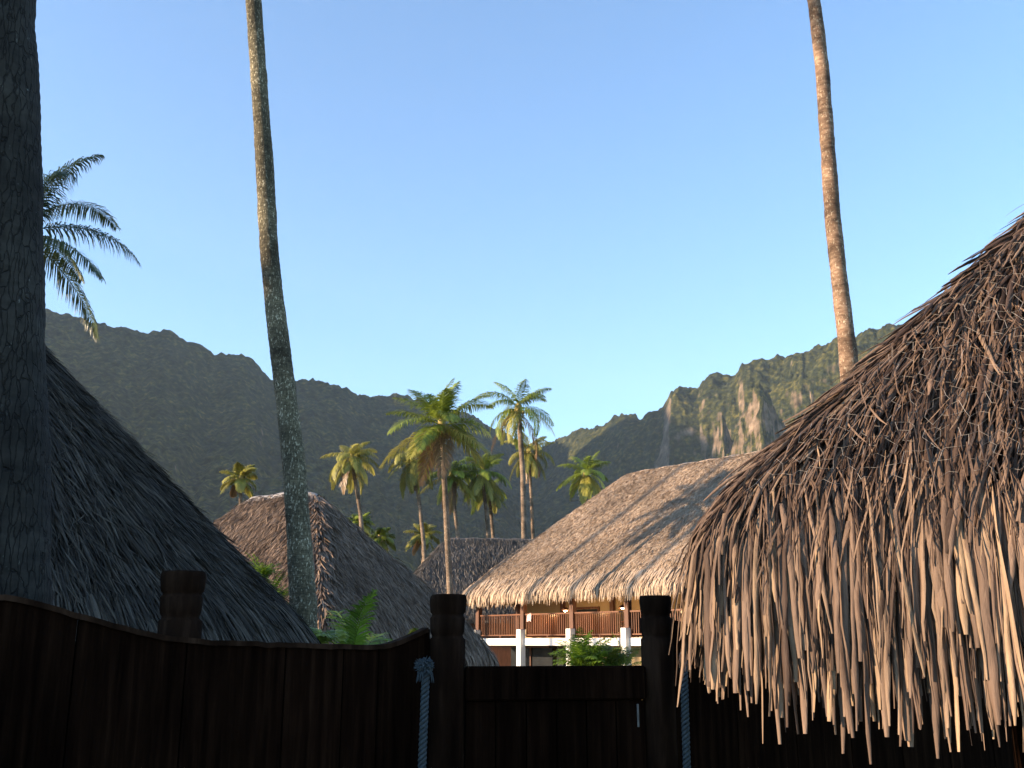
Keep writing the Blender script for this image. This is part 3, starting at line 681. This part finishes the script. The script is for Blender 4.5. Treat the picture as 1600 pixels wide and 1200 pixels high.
def palm(name, path, r0, r1, nf, Lf, label, group, seed, mat='leaf_green', bark='bark_far', nl=34, lw=.055, ll=.62, el=(-.75, 1.25), nseg=10, flare=1.35, droop=(1.0, 1.9), hang=.6, fuzz=.02, tonel=(.1, .9), nuts=6, rings=40, azb=None, yel=True):
    """path: trunk centre line from the ground up"""
    rng = np.random.default_rng(seed); path = np.asarray(path, float)
    root = empty(name, tuple(path[0])); tag(root, label, 'palm tree', group); B = path[0]
    K = rings * 3; tt = np.linspace(0, 1, len(path)); t = np.linspace(0, 1, K)
    pp = np.stack([np.interp(t, tt, path[:, i]) for i in range(3)], -1)
    for _ in range(max(2, K // 14)): pp[1:-1] = (pp[:-2] + pp[2:] + 2 * pp[1:-1]) / 4
    pp = pp - B
    rad = r0 + (r1 - r0) * t ** .8; rad = rad + r0 * (flare - 1) * np.exp(-t * 16)
    zz = pp[:, 2]
    def disp(k, th):
        k = k.astype(int); z = zz[k]; r = rad[k]
        return r * ((vnoise(z * 3.1, th * 0 + seed, seed) - .5) * .08 + (vnoise(z * 9, np.sin(th) * 2 + 3, seed) - .5) * fuzz * 4 + ((k % 3) == 0) * fuzz)
    mb = MB(); mb.tube(pp, rad, nseg, .5, disp); mb.build('trunk', M[bark], root, True)
    top = pp[-1]
    cb = MB(); cb.tube([top - V(0, 0, .35), top - V(0, 0, .1), top + V(0, 0, .25), top + V(0, 0, .6)], [r1 * 1.1, r1 * 1.9, r1 * 1.5, r1 * .3], 9, .5)
    if nuts:
        for k in range(nuts):
            a = rng.uniform(0, 6.28); c = top + V(math.cos(a) * r1 * 2.6, math.sin(a) * r1 * 2.6, -.12 - rng.uniform(0, .3))
            cb.tube([c + V(0, 0, q) for q in (-.13, -.09, 0, .09, .13)], [.02, .085, .115, .085, .02], 7, .5)
    crown = cb.build('crown', M['heart'] if nuts < 5 else M['nut'], root, True)
    for i in range(nf):
        f = (i + .5) / nf; az = i * 2.39996 + rng.normal(0, .2)
        if azb is not None: az = azb[0] + (f - .5) * azb[1] + rng.normal(0, .1) if i % 3 else az
        e = el[1] + (el[0] - el[1]) * f ** .95 + rng.normal(0, .14); fb = MB()
        L = Lf * rng.uniform(.82, 1.1) * (.78 if f < .15 else 1)
        dr = droop[0] * 1.0; dr = (dr + (droop[1] - droop[0]) * rng.uniform()) * (.62 + .38 * min(1, f * 2))
        old = mat if (f < .7 or mat != 'leaf_green' or not yel) else 'leaf_yellow'
        lo = tonel[0] + (0 if f < .6 else .15)
        add_frond(fb, top + V(0, 0, .15 * (1 - f)), az, e, L, dr if e > -.2 else dr * .55, nl, rng, lw=lw, ll=ll, hang=hang * (1 + .8 * f), tone=(lo, tonel[1]), twist=rng.normal(0, .2), rr=.022)
        if f > .9 and yel and rng.uniform() < .7: old = 'leaf_dead'
        fb.build('frond', M[old], crown)
    return root

def trunk_path(pts_px, Y, zb=None):
    """centre line given in pixels from bottom to top at distance Y, carried down to the ground"""
    P = [at(x, y, Y) for x, y in pts_px]
    z = gz(P[0][0], P[0][1]) if zb is None else zb
    if P[0][2] > z + .05:
        sl = (P[1][:2] - P[0][:2]) / max(.2, (P[1][2] - P[0][2])); dz = P[0][2] - z
        P.insert(0, V(P[0][0] - sl[0] * dz * .6, P[0][1], z))
    P[0][2] = z - .05
    return P

G_T = 'coconut palms with tall bare trunks close by'
P = trunk_path([(2, 950), (0, 600), (-3, 300), (-7, 0)], 4.75); top = P[-1] + V(-.5, .1, 8)
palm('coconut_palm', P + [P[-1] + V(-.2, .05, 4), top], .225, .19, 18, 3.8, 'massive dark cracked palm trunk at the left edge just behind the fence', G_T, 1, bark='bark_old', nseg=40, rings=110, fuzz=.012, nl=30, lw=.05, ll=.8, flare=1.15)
P = trunk_path([(474, 950), (468, 850), (459, 720), (447, 620), (432, 500), (421, 400), (413, 250), (405, 130), (396, 0)], 14); top = P[-1] + V(-.6, 0, 5.6)
palm('coconut_palm', P + [top], .185, .115, 20, 3.8, 'tall leaning grey palm trunk rising in front of the half lit hut', G_T, 2, bark='bark_lichen', nseg=22, rings=120, fuzz=.02, nl=34, lw=.05, ll=.8)
P = trunk_path([(1331, 620), (1325, 550), (1313, 450), (1301, 340), (1291, 200), (1285, 110), (1272, 0)], 15.5); top = P[-1] + V(-.7, 0, 6.0)
palm('coconut_palm', P + [top], .155, .105, 20, 3.8, 'tall slim tan ringed palm trunk above the nearest thatched hut', G_T, 3, bark='bark_tan', nseg=22, rings=130, fuzz=.025, nl=34, lw=.05, ll=.8)
# left palm whose crown shows beside the massive trunk
P = trunk_path([(20, 700), (36, 366)], 28)
palm('coconut_palm', P, .17, .12, 17, 4.1, 'dark palm crown showing beside the massive trunk at the left', 'coconut palms beyond the huts', 44, nl=84, lw=.04, ll=.85, yel=False, el=(-.5, 1.45), mat='leaf_dark', tonel=(.1, .9), hang=1.0, nuts=5)
G = 'coconut palms beyond the huts'
def far_palm(pts, Y, Lf, nf, label, seed, **k):
    P = trunk_path(pts, Y, -1.35); k.setdefault('nl', 54)
    palm('coconut_palm', P, k.pop('r0', .16), k.pop('r1', .11), nf, Lf, label, G, seed, **k)
far_palm([(703, 925), (697, 800), (690, 668)], 38, 2.6, 24, 'tallest bushy dark green palm with a slim trunk in front of the far grey roof', 51, nl=56, lw=.045, r0=.125, r1=.10, tonel=(.1, .7), ll=.66, el=(-.75, 1.5), droop=(.7, 1.4), hang=.4)
far_palm([(819, 838), (817, 740), (810, 640)], 66, 3.3, 18, 'high palm with drooping fronds against the sky right of the bushy one', 52, r0=.2, r1=.16, nl=40, lw=.06, hang=1.2, droop=(1.4, 2.2), ll=.8, tonel=(.1, .8))
far_palm([(563, 800), (558, 770), (549, 718)], 67, 2.5, 22, 'yellowish palm standing alone beyond the half lit hut', 53, mat='leaf_yellow', lw=.045, ll=.62, hang=1.1, el=(-1.2, 1.3), droop=(1.2, 2.0))
far_palm([(662, 848), (656, 790), (645, 720)], 68, 2.5, 21, 'yellowish drooping palm immediately left of the tallest bushy palm', 54, mat='leaf_yellow', lw=.045, ll=.62, hang=1.3, el=(-1.2, 1.3), droop=(1.2, 2.2))
far_palm([(716, 845), (712, 810), (706, 742)], 70, 2.7, 24, 'wide shaggy palm crown directly behind the slim trunk of the tallest palm', 55, lw=.045, ll=.625, hang=1.1, el=(-1.1, 1.3))
far_palm([(763, 842), (760, 800), (753, 740)], 70, 2.5, 22, 'green palm with paired thin trunks, the left and higher one', 56, lw=.045, ll=.62, hang=1.0, el=(-1.1, 1.4))
far_palm([(771, 842), (768, 810), (763, 768)], 74, 2.0, 14, 'green palm with paired thin trunks, the right and lower one', 57, lw=.045, ll=.62, hang=1.0, el=(-1.1, 1.1), tonel=(0, .5))
far_palm([(833, 838), (831, 790), (826, 706)], 76, 2.5, 22, 'yellow green palm half hidden behind the high drooping palm', 58, mat='leaf_yellow', lw=.045, ll=.625, hang=1.1, el=(-1.1, 1.2))
far_palm([(912, 850), (914, 800), (915, 742)], 72, 2.4, 22, 'bright palm crown peeping above the sunlit roof slope', 59, lw=.045, ll=.62, el=(-1.1, 1.35), tonel=(.2, 1))
far_palm([(376, 850), (376, 800), (376, 750)], 66, 1.6, 15, 'small palm crown peeping over the ridge left of the leaning grey trunk', 60, mat='leaf_yellow', lw=.08, ll=.55, el=(-.7, 1.3))
far_palm([(562, 870), (562, 840), (562, 818)], 72, 1.4, 13, 'little low palm under the lone yellowish palm', 61, lw=.08, ll=.55, el=(-.8, 1.3))
far_palm([(594, 880), (594, 860), (594, 842)], 74, 1.5, 13, 'little low palm at the foot of the dark roof slope', 62, lw=.08, ll=.55, el=(-1.0, 1.3))
far_palm([(661, 880), (661, 860), (661, 838)], 76, 1.7, 15, 'low yellowish palm just above the left end of the far grey roof', 63, mat='leaf_yellow', lw=.08, ll=.55, el=(-.7, 1.3))

# palms standing left of the view, whose trunks throw the streaks on the big roof
def q2(q, sg):                                          # q across the sunlight, sg along it (positive away from the sun)
    p = np.array([SUN_H[1], -SUN_H[0]]) * q - SUN_H * sg; return p
for k, (q, sg, h) in enumerate([(35.5, -19, 25), (38.3, -22, 26), (40.6, -21, 26.5), (44.5, -17, 25), (28.5, -16, 22)]):
    x, y = q2(q, sg)
    palm('coconut_palm', [V(x, y, -1.4), V(x + .2, y, h * .5), V(x + .5, y + .1, h)], .17, .13, 12, 2.6, ['palm standing outside the left of the view, nearest the big roof', 'second palm outside the left of the view', 'third palm outside the left of the view', 'farthest palm outside the left of the view', 'shortest palm outside the left of the view'][k], 'palms outside the view', 80 + k, nl=18, lw=.06, nuts=0)

# broad dense trees left of and behind the camera that shade the fence and the near hut
def broad_tree(q, sg, zc, rh, rv, label, seed):
    x, y = q2(q, sg); rng = np.random.default_rng(seed); zg = gz(x, y)
    root = empty('broadleaf_tree', (x, y, zg)); tag(root, label, 'tree', 'dense trees outside the view')
    tb = MB(); tb.tube([(0, 0, -.1), (.1, 0, zc * .3), (-.1, .1, zc * .7), (0, 0, zc)], [.4, .3, .24, .1], 12, .5)
    for k in range(7):
        a = k * .9; tb.tube([(0, 0, zc * .35 + k * .3), (math.cos(a) * rh * .35, math.sin(a) * rh * .35, zc * .6 + k * .3), (math.cos(a) * rh * .75, math.sin(a) * rh * .75, zc + rv * .3)], [.14, .1, .03], 7, .5)
    tb.build('trunk', M['bark_old'], root, True)
    n = 6500; d = rng.normal(size=(n, 3)); d /= np.linalg.norm(d, axis=1)[:, None]; r = rng.uniform(.25, 1, n) ** .5
    lump = 1 + .25 * (vnoise(d[:, 0] * 2.5 + 5, d[:, 2] * 2.5 + 9, seed) - .5) * 2
    c = d * r[:, None] * lump[:, None] * V(rh, rh, rv) + V(0, 0, zc)
    t = rng.normal(size=(n, 3)); t /= np.linalg.norm(t, axis=1)[:, None]; s_ = np.cross(t, rng.normal(size=(n, 3))); s_ /= np.linalg.norm(s_, axis=1)[:, None]
    P_ = np.stack([c - t * .22, c, c + t * .22], 1); Wd = np.array([.04, .15, .02])[None] * np.ones((n, 1))
    cb = MB(); cb.ribbons(P_, Wd, np.repeat(s_[:, None], 3, 1), np.zeros((n, 3, 3)), rng.uniform(0, 1, n)); cb.build('crown', M['leaf_dark'], root)
for k, (q, sg, zc, rh, rv) in enumerate([(5.9, -29, 6.8, 2.5, 5.6), (8.9, -31, 8.0, 2.8, 6.6), (12.2, -30, 9.4, 2.9, 7.4), (13.6, -27, 8.6, 2.0, 6.6)]):
    broad_tree(q, sg, zc, rh, rv, ['dense tree outside the view, nearest the camera', 'dense tree outside the view, second from the camera', 'tallest dense tree outside the view', 'dense tree outside the view, farthest from the camera'][k], 200 + k)

broad_tree(2.1, -6.2, 1.72, 1.7, 1.6, 'small unseen tree added for shade at the left, close to the camera', 210)  # added unseen, keeps low sun off the hut wall below the fringe

# ------------------------------------------------------------------ garden plants
def clump(name, label, cat, px, py, Y, n, Lf, mat, seed, group=None, spread=.15, el=(.3, 1.4), nl=26, lw=.03, ll=.28, stem=None, droop=(.7, 1.4), hang=.5, tone=(.1, .9)):
    rng = np.random.default_rng(seed); p = at(px, py, Y); zg = gz(p[0], p[1])
    root = empty(name, (p[0], p[1], zg)); tag(root, label, cat, group)
    h = p[2] - zg; sb = MB()
    ns = stem or 5
    bases = []
    for k in range(ns):
        a = rng.uniform(0, 6.28); rr = spread * rng.uniform(0, 1) ** .5; b = V(math.cos(a) * rr, math.sin(a) * rr, h * rng.uniform(.75, 1.0))
        sb.tube([(b[0] * .5, b[1] * .5, -.05), tuple(b * V(.8, .8, .5)), tuple(b)], [.035, .028, .02], 7, .5); bases.append(b)
    sb.build('stem', M['bark_far'], root, True)
    fb = MB()
    for i in range(n):
        b = bases[i % ns]; e = rng.uniform(*el)
        add_frond(fb, b, rng.uniform(0, 6.28), e, Lf * rng.uniform(.6, 1.1), rng.uniform(*droop), nl, rng, lw=lw, ll=ll * rng.uniform(.8, 1.1), hang=hang, tone=tone, rr=.012)
    fb.build('foliage', M[mat], root); return root
clump('young_palm', 'young palm with broad bright green leaves above the fence, between the two huts', 'palm plant', 552, 992, 15.5, 15, 1.15, 'leaf_fresh', 301, stem=1, spread=.02, nl=26, lw=.026, ll=.36, el=(.1, 1.5), droop=(.5, 1.5), hang=.25, tone=(.2, 1))
clump('garden_shrub', 'low dark green leafy shrub left of the young palm', 'shrub', 512, 1004, 13.5, 12, .5, 'leaf_green', 302, spread=.3, lw=.04, ll=.2)
clump('garden_shrub', 'low feathery shrub at the foot of the dark roof, right of the young palm', 'shrub', 620, 1012, 16.5, 18, .45, 'leaf_green', 303, spread=.5, lw=.03, ll=.16, el=(.2, 1.5))
clump('tall_fern', 'bright grassy plant against the sunlit roof left of the leaning trunk', 'plant', 428, 893, 16.2, 110, .5, 'leaf_fresh', 304, spread=.5, nl=12, lw=.016, ll=.12, el=(.9, 1.5), tone=(.1, .8))
clump('areca_palm', 'larger feathery green palm clump before the white columns', 'palm plant', 912, 1030, 34, 44, 1.45, 'leaf_fresh', 305, group='feathery palm clumps before the building', spread=.45, nl=30, lw=.03, ll=.40, el=(.6, 1.57), tone=(.1, 1))
clump('areca_palm', 'smaller dark feathery palm clump left of the right white column', 'palm plant', 964, 1040, 34, 30, 1.2, 'leaf_green', 306, group='feathery palm clumps before the building', spread=.4, nl=30, lw=.03, ll=.34, el=(.6, 1.57), tone=(0, .6))
clump('young_palm', 'low arching palm leaves just over the gate at its left end', 'palm plant', 775, 1052, 28, 14, .9, 'leaf_fresh', 307, stem=2, nl=24, lw=.04, ll=.3, el=(.1, 1.2), tone=(0, .6))

# ------------------------------------------------------------------ fence, gate, ropes
def ext_board(mb, p0, p1, z0, tops, th, nrm, tone):
    """vertical board from p0 to p1 whose upper edge follows tops"""
    n = len(tops); b = []
    for sd in (0, 1):
        for k in range(n):
            q = p0 + (p1 - p0) * (k / (n - 1)) + nrm * th * sd
            b.append((q[0], q[1], z0)); b.append((q[0], q[1], tops[k]))
    F = []
    N = 2 * n
    for k in range(n - 1):
        i = 2 * k; F += [(i, i + 2, i + 3, i + 1), (N + i, N + i + 1, N + i + 3, N + i + 2), (i + 1, i + 3, N + i + 3, N + i + 1), (i, N + i, N + i + 2, i + 2)]
    F += [(0, 1, N + 1, N), (2 * n - 2, N + 2 * n - 2, N + 2 * n - 1, 2 * n - 1)]
    mb.add(b, F, tone)
def carved_post(root, x, y, z1, r, seed, lean=0):
    rng = np.random.default_rng(seed); mb = MB()
    Z = np.array([-.1, .4, .9, z1 - .36, z1 - .30, z1 - .215, z1 - .205, z1 - .195, z1 - .18, z1 - .115, z1 - .105, z1 - .095, z1 - .085, z1 - .03, z1 - .008, z1])
    Rr = np.array([1.10, 1.07, 1.03, 1.0, .99, 1.0, .88, .86, .95, .99, .89, .86, .97, 1.03, 1.0, .93]) * r
    path = [(x + lean * z, y, z) for z in Z]
    mb.tube(path, Rr, 22, .5, lambda k, th: (vnoise(th * 2.2 + 1, k * .25, seed) - .5) * r * .12 - (np.abs(((th * 2.1 + np.sin(k * .3) * .15) % 1.0) - .5) < .035) * r * .05)
    mb.build('post', M['post_wood'], root, True)
def fence():
    root = empty('wooden_fence'); tag(root, 'dark plank fence with a curved top along the lower left', 'fence')
    A = np.array([-2.0, 3.9]); Bp = np.array([-.43, 5.0]); d = Bp - A; L = np.linalg.norm(d); d /= L; nrm = np.array([-d[1], d[0]])
    top_px = [(-400, 985), (-200, 945), (-80, 932), (0, 934), (60, 946), (140, 970), (240, 996), (310, 1005), (400, 1008), (520, 1012), (590, 1014), (615, 1009), (640, 998), (668, 984), (690, 976)]
    S, Z = [], []
    for (px, py) in top_px:
        r = ray(px, py); k = r[0] / r[1]; s = (k * A[1] - A[0]) / (d[0] - k * d[1]); Y = A[1] + d[1] * s; S.append(s); Z.append(EYE + r[2] / r[1] * Y)
    S = np.array(S); Z = np.array(Z); zf = lambda s: np.interp(s, S, Z)
    edges = [-1.6, -1.2, -.8, -.42, 0.02, .34, .78, 1.22, 1.5, 1.68, L + .04]
    rng = np.random.default_rng(3); mb = MB()
    for k in range(len(edges) - 1):
        a, b = edges[k] + .004, edges[k + 1] - .004; off = rng.uniform(0, .008)
        ss = np.linspace(a, b, 9); ext_board(mb, A + d * a - nrm * off, A + d * b - nrm * off, 0, [float(zf(q)) for q in ss], .028, nrm, rng.uniform(.2, .8))
    bd = MB()                                            # dark backing battens close the gaps
    for k in range(1, len(edges) - 1):
        q = A + d * edges[k] + nrm * .05; bd.box((q[0], q[1], float(zf(edges[k])) / 2 - .04), (.09, .03, float(zf(edges[k])) - .1), rz(math.atan2(d[1], d[0])), .2)
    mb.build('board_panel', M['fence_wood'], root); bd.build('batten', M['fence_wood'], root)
    tr = MB(); ss = np.linspace(-1.55, L + .02, 70)
    sm = np.array([np.mean(zf(q + np.linspace(-.05, .05, 7))) for q in ss]) + .006
    sm = sm + rng.normal(0, .0012, len(sm)) + (np.abs(((ss * 1.17) % .44)) < .02) * -.004
    P = []
    for q, z in zip(ss, sm):
        for (o, dz) in ((-.020, -.012), (-.020, .010), (.045, .010), (.045, -.012)):
            c = A + d * q + nrm * o; P.append((c[0], c[1], z + dz))
    tr.addq(P, [(i * 4 + j, i * 4 + (j + 1) % 4, (i + 1) * 4 + (j + 1) % 4, (i + 1) * 4 + j) for i in range(69) for j in range(4)], .9)
    tr.build('top_trim', M['post_wood'], root)
    p = at(292, 893, 4.52); carved_post(root, p[0], p[1], p[2], .094, 1, -.006)
    p = at(700, 929, 5.06); carved_post(root, p[0], p[1], p[2], .086, 2)
    # gate
    g = empty('wooden_gate'); tag(g, 'dark low plank gate with a broad top board between the two posts', 'gate')
    A2 = at(727, 1041, 5.05); B2 = at(1006, 1041, 5.2); d2 = (B2 - A2)[:2]; L2 = np.linalg.norm(d2); d2 /= L2; n2 = np.array([-d2[1], d2[0]]); ang = math.atan2(d2[1], d2[0])
    zt = A2[2]; gb = MB(); rng = np.random.default_rng(4)
    for k in range(6):
        a, b = L2 * k / 6 + .004, L2 * (k + 1) / 6 - .004; off = rng.uniform(0, .006)
        ext_board(gb, A2[:2] + d2 * a - n2 * off, A2[:2] + d2 * b - n2 * off, .08, [zt - .165] * 3, .03, n2, rng.uniform(.2, .8))
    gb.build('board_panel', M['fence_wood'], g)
    tb = MB(); c = A2[:2] + d2 * (L2 / 2); tb.box((c[0], c[1], zt - .08), (L2, .06, .16), rz(ang), .6, .008); tb.build('top_rail', M['fence_wood'], g)
    bk = MB(); c = A2[:2] + d2 * (L2 / 2) + n2 * .045; bk.box((c[0], c[1], .75), (L2 - .01, .02, 1.3), rz(ang), .2); bk.build('back_rail', M['fence_wood'], g)
    h = MB(); q0 = at(996.5, 1100, 5.12); q1 = at(997.5, 1136, 5.12); h.box(((q0 + q1) / 2), (.009, .006, q0[2] - q1[2]), rz(ang), .5, .001); h.build('hinge', M['steel'], g)
    # right hand fence
    f2 = empty('wooden_fence'); tag(f2, 'dark plank fence right of the gate, half hidden by the reed fringe', 'fence')
    p = at(1023, 931, 5.25); carved_post(f2, p[0], p[1], p[2], .082, 3)
    A3 = np.array([p[0] + .08, 5.27]); B3 = np.array([4.4, 7.4]); d3 = B3 - A3; L3 = np.linalg.norm(d3); d3 /= L3; n3 = np.array([-d3[1], d3[0]]); mb = MB()
    n = 10
    for k in range(n):
        a, b = L3 * k / n + .004, L3 * (k + 1) / n - .004; s0 = np.linspace(a, b, 5)
        ext_board(mb, A3 + d3 * a, A3 + d3 * b, 0, [1.66 + .06 * math.exp(-q * 4) for q in s0], .028, n3, rng.uniform(.3, .9))
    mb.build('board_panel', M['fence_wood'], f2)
    bd = MB()
    for k in range(1, n):
        q = A3 + d3 * (L3 * k / n) + n3 * .05; bd.box((q[0], q[1], .65), (.09, .03, 1.3), rz(math.atan2(d3[1], d3[0])), .2)
    bd.build('batten', M['fence_wood'], f2)
fence()

def rope(px, pyt, Y, label, frayed=True, seed=0, lean=0):
    root = empty('hanging_rope'); tag(root, label, 'rope', 'ropes hanging by the gate posts')
    p = at(px, pyt, Y); z1 = p[2]; z0 = .25; R_ = .0120; n = 150; t = np.linspace(0, 1, n); rng = np.random.default_rng(seed)
    z = z1 + (z0 - z1) * t; cx = p[0] + lean * (z1 - z) + .004 * np.sin(z * 5); cy = p[1] + 0 * z
    mb = MB(); pitch = .066
    for k in range(3):
        ph = -2 * math.pi * (z1 - z) / pitch + k * 2 * math.pi / 3
        P_ = np.stack([cx + R_ * np.cos(ph), cy + R_ * np.sin(ph), z], -1)
        # finer sampling so the lay stays round
        tf = np.linspace(0, 1, 520); zf = z1 + (z0 - z1) * tf; ph = -2 * math.pi * (z1 - zf) / pitch + k * 2 * math.pi / 3
        P_ = np.stack([np.interp(tf, t, cx) + R_ * np.cos(ph), cy[0] + R_ * np.sin(ph), zf], -1)
        mb.tube(P_, .0084, 8, .5)
    mb.build('rope_strand', M['rope'], root, True)
    if frayed:
        kb = MB()
        for k in range(150):
            d = rng.normal(size=3); d /= np.linalg.norm(d); d[1] = -abs(d[1]) if rng.uniform() < .6 else d[1]
            c = V(p[0], p[1], z1 + .028) ; q = [c + d * .012, c + d * .032 + rng.normal(0, .004, 3), c + d * .042 + rng.normal(0, .008, 3) + V(0, 0, -.004)]
            kb.tube(q, [.0048, .0038, .0012], 5, .5)
        for k in range(26):
            a = rng.uniform(0, 6.28); c = V(p[0] + .014 * math.cos(a), p[1] + .014 * math.sin(a), z1 + .01)
            dx = V(math.cos(a) * .02, math.sin(a) * .02, 0); kb.tube([c, c + dx + V(0, 0, -.015), c + dx * 1.4 + V(0, 0, -.04 - rng.uniform(0, .02))], [.004, .003, .001], 5, .5)
        kb.build('frayed_knot', M['rope'], root)
rope(664, 1050, 4.83, 'blue grey twisted rope with a frayed knot, hanging by the left gate post', True, 1, -.002)
rope(1066, 1020, 5.16, 'dark twisted rope hanging by the right gate post, under the fringe', False, 2, .006)

# ------------------------------------------------------------------ haze
def haze():
    mb = MB(); mb.box((0, 1000, 420), (6000, 4600, 860), None)
    o = mb.build('haze', M['dark']); tag(o, kind='stuff')
    m = bpy.data.materials.new('thin_air_haze'); m.use_nodes = True; t = m.node_tree; t.nodes.clear()
    v = t.nodes.new('ShaderNodeVolumePrincipled'); v.inputs['Color'].default_value = (.72, .88, 1, 1); v.inputs['Density'].default_value = .00009; v.inputs['Anisotropy'].default_value = .2
    out = t.nodes.new('ShaderNodeOutputMaterial'); t.links.new(v.outputs[0], out.inputs['Volume'])
    o.data.materials.clear(); o.data.materials.append(m)
haze()

# put every thing's empty at the thing's own base
for e in [o for o in SC.objects if o.type == 'EMPTY' and o.parent is None and o.location.length < 1e-6]:
    bb = [c.matrix_basis @ Vector(v) for c in e.children if c.type == 'MESH' for v in c.bound_box]
    base = Vector((sum(p.x for p in bb) / len(bb), sum(p.y for p in bb) / len(bb), min(p.z for p in bb)))
    e.location = base
    for c in e.children: c.location = c.location - base
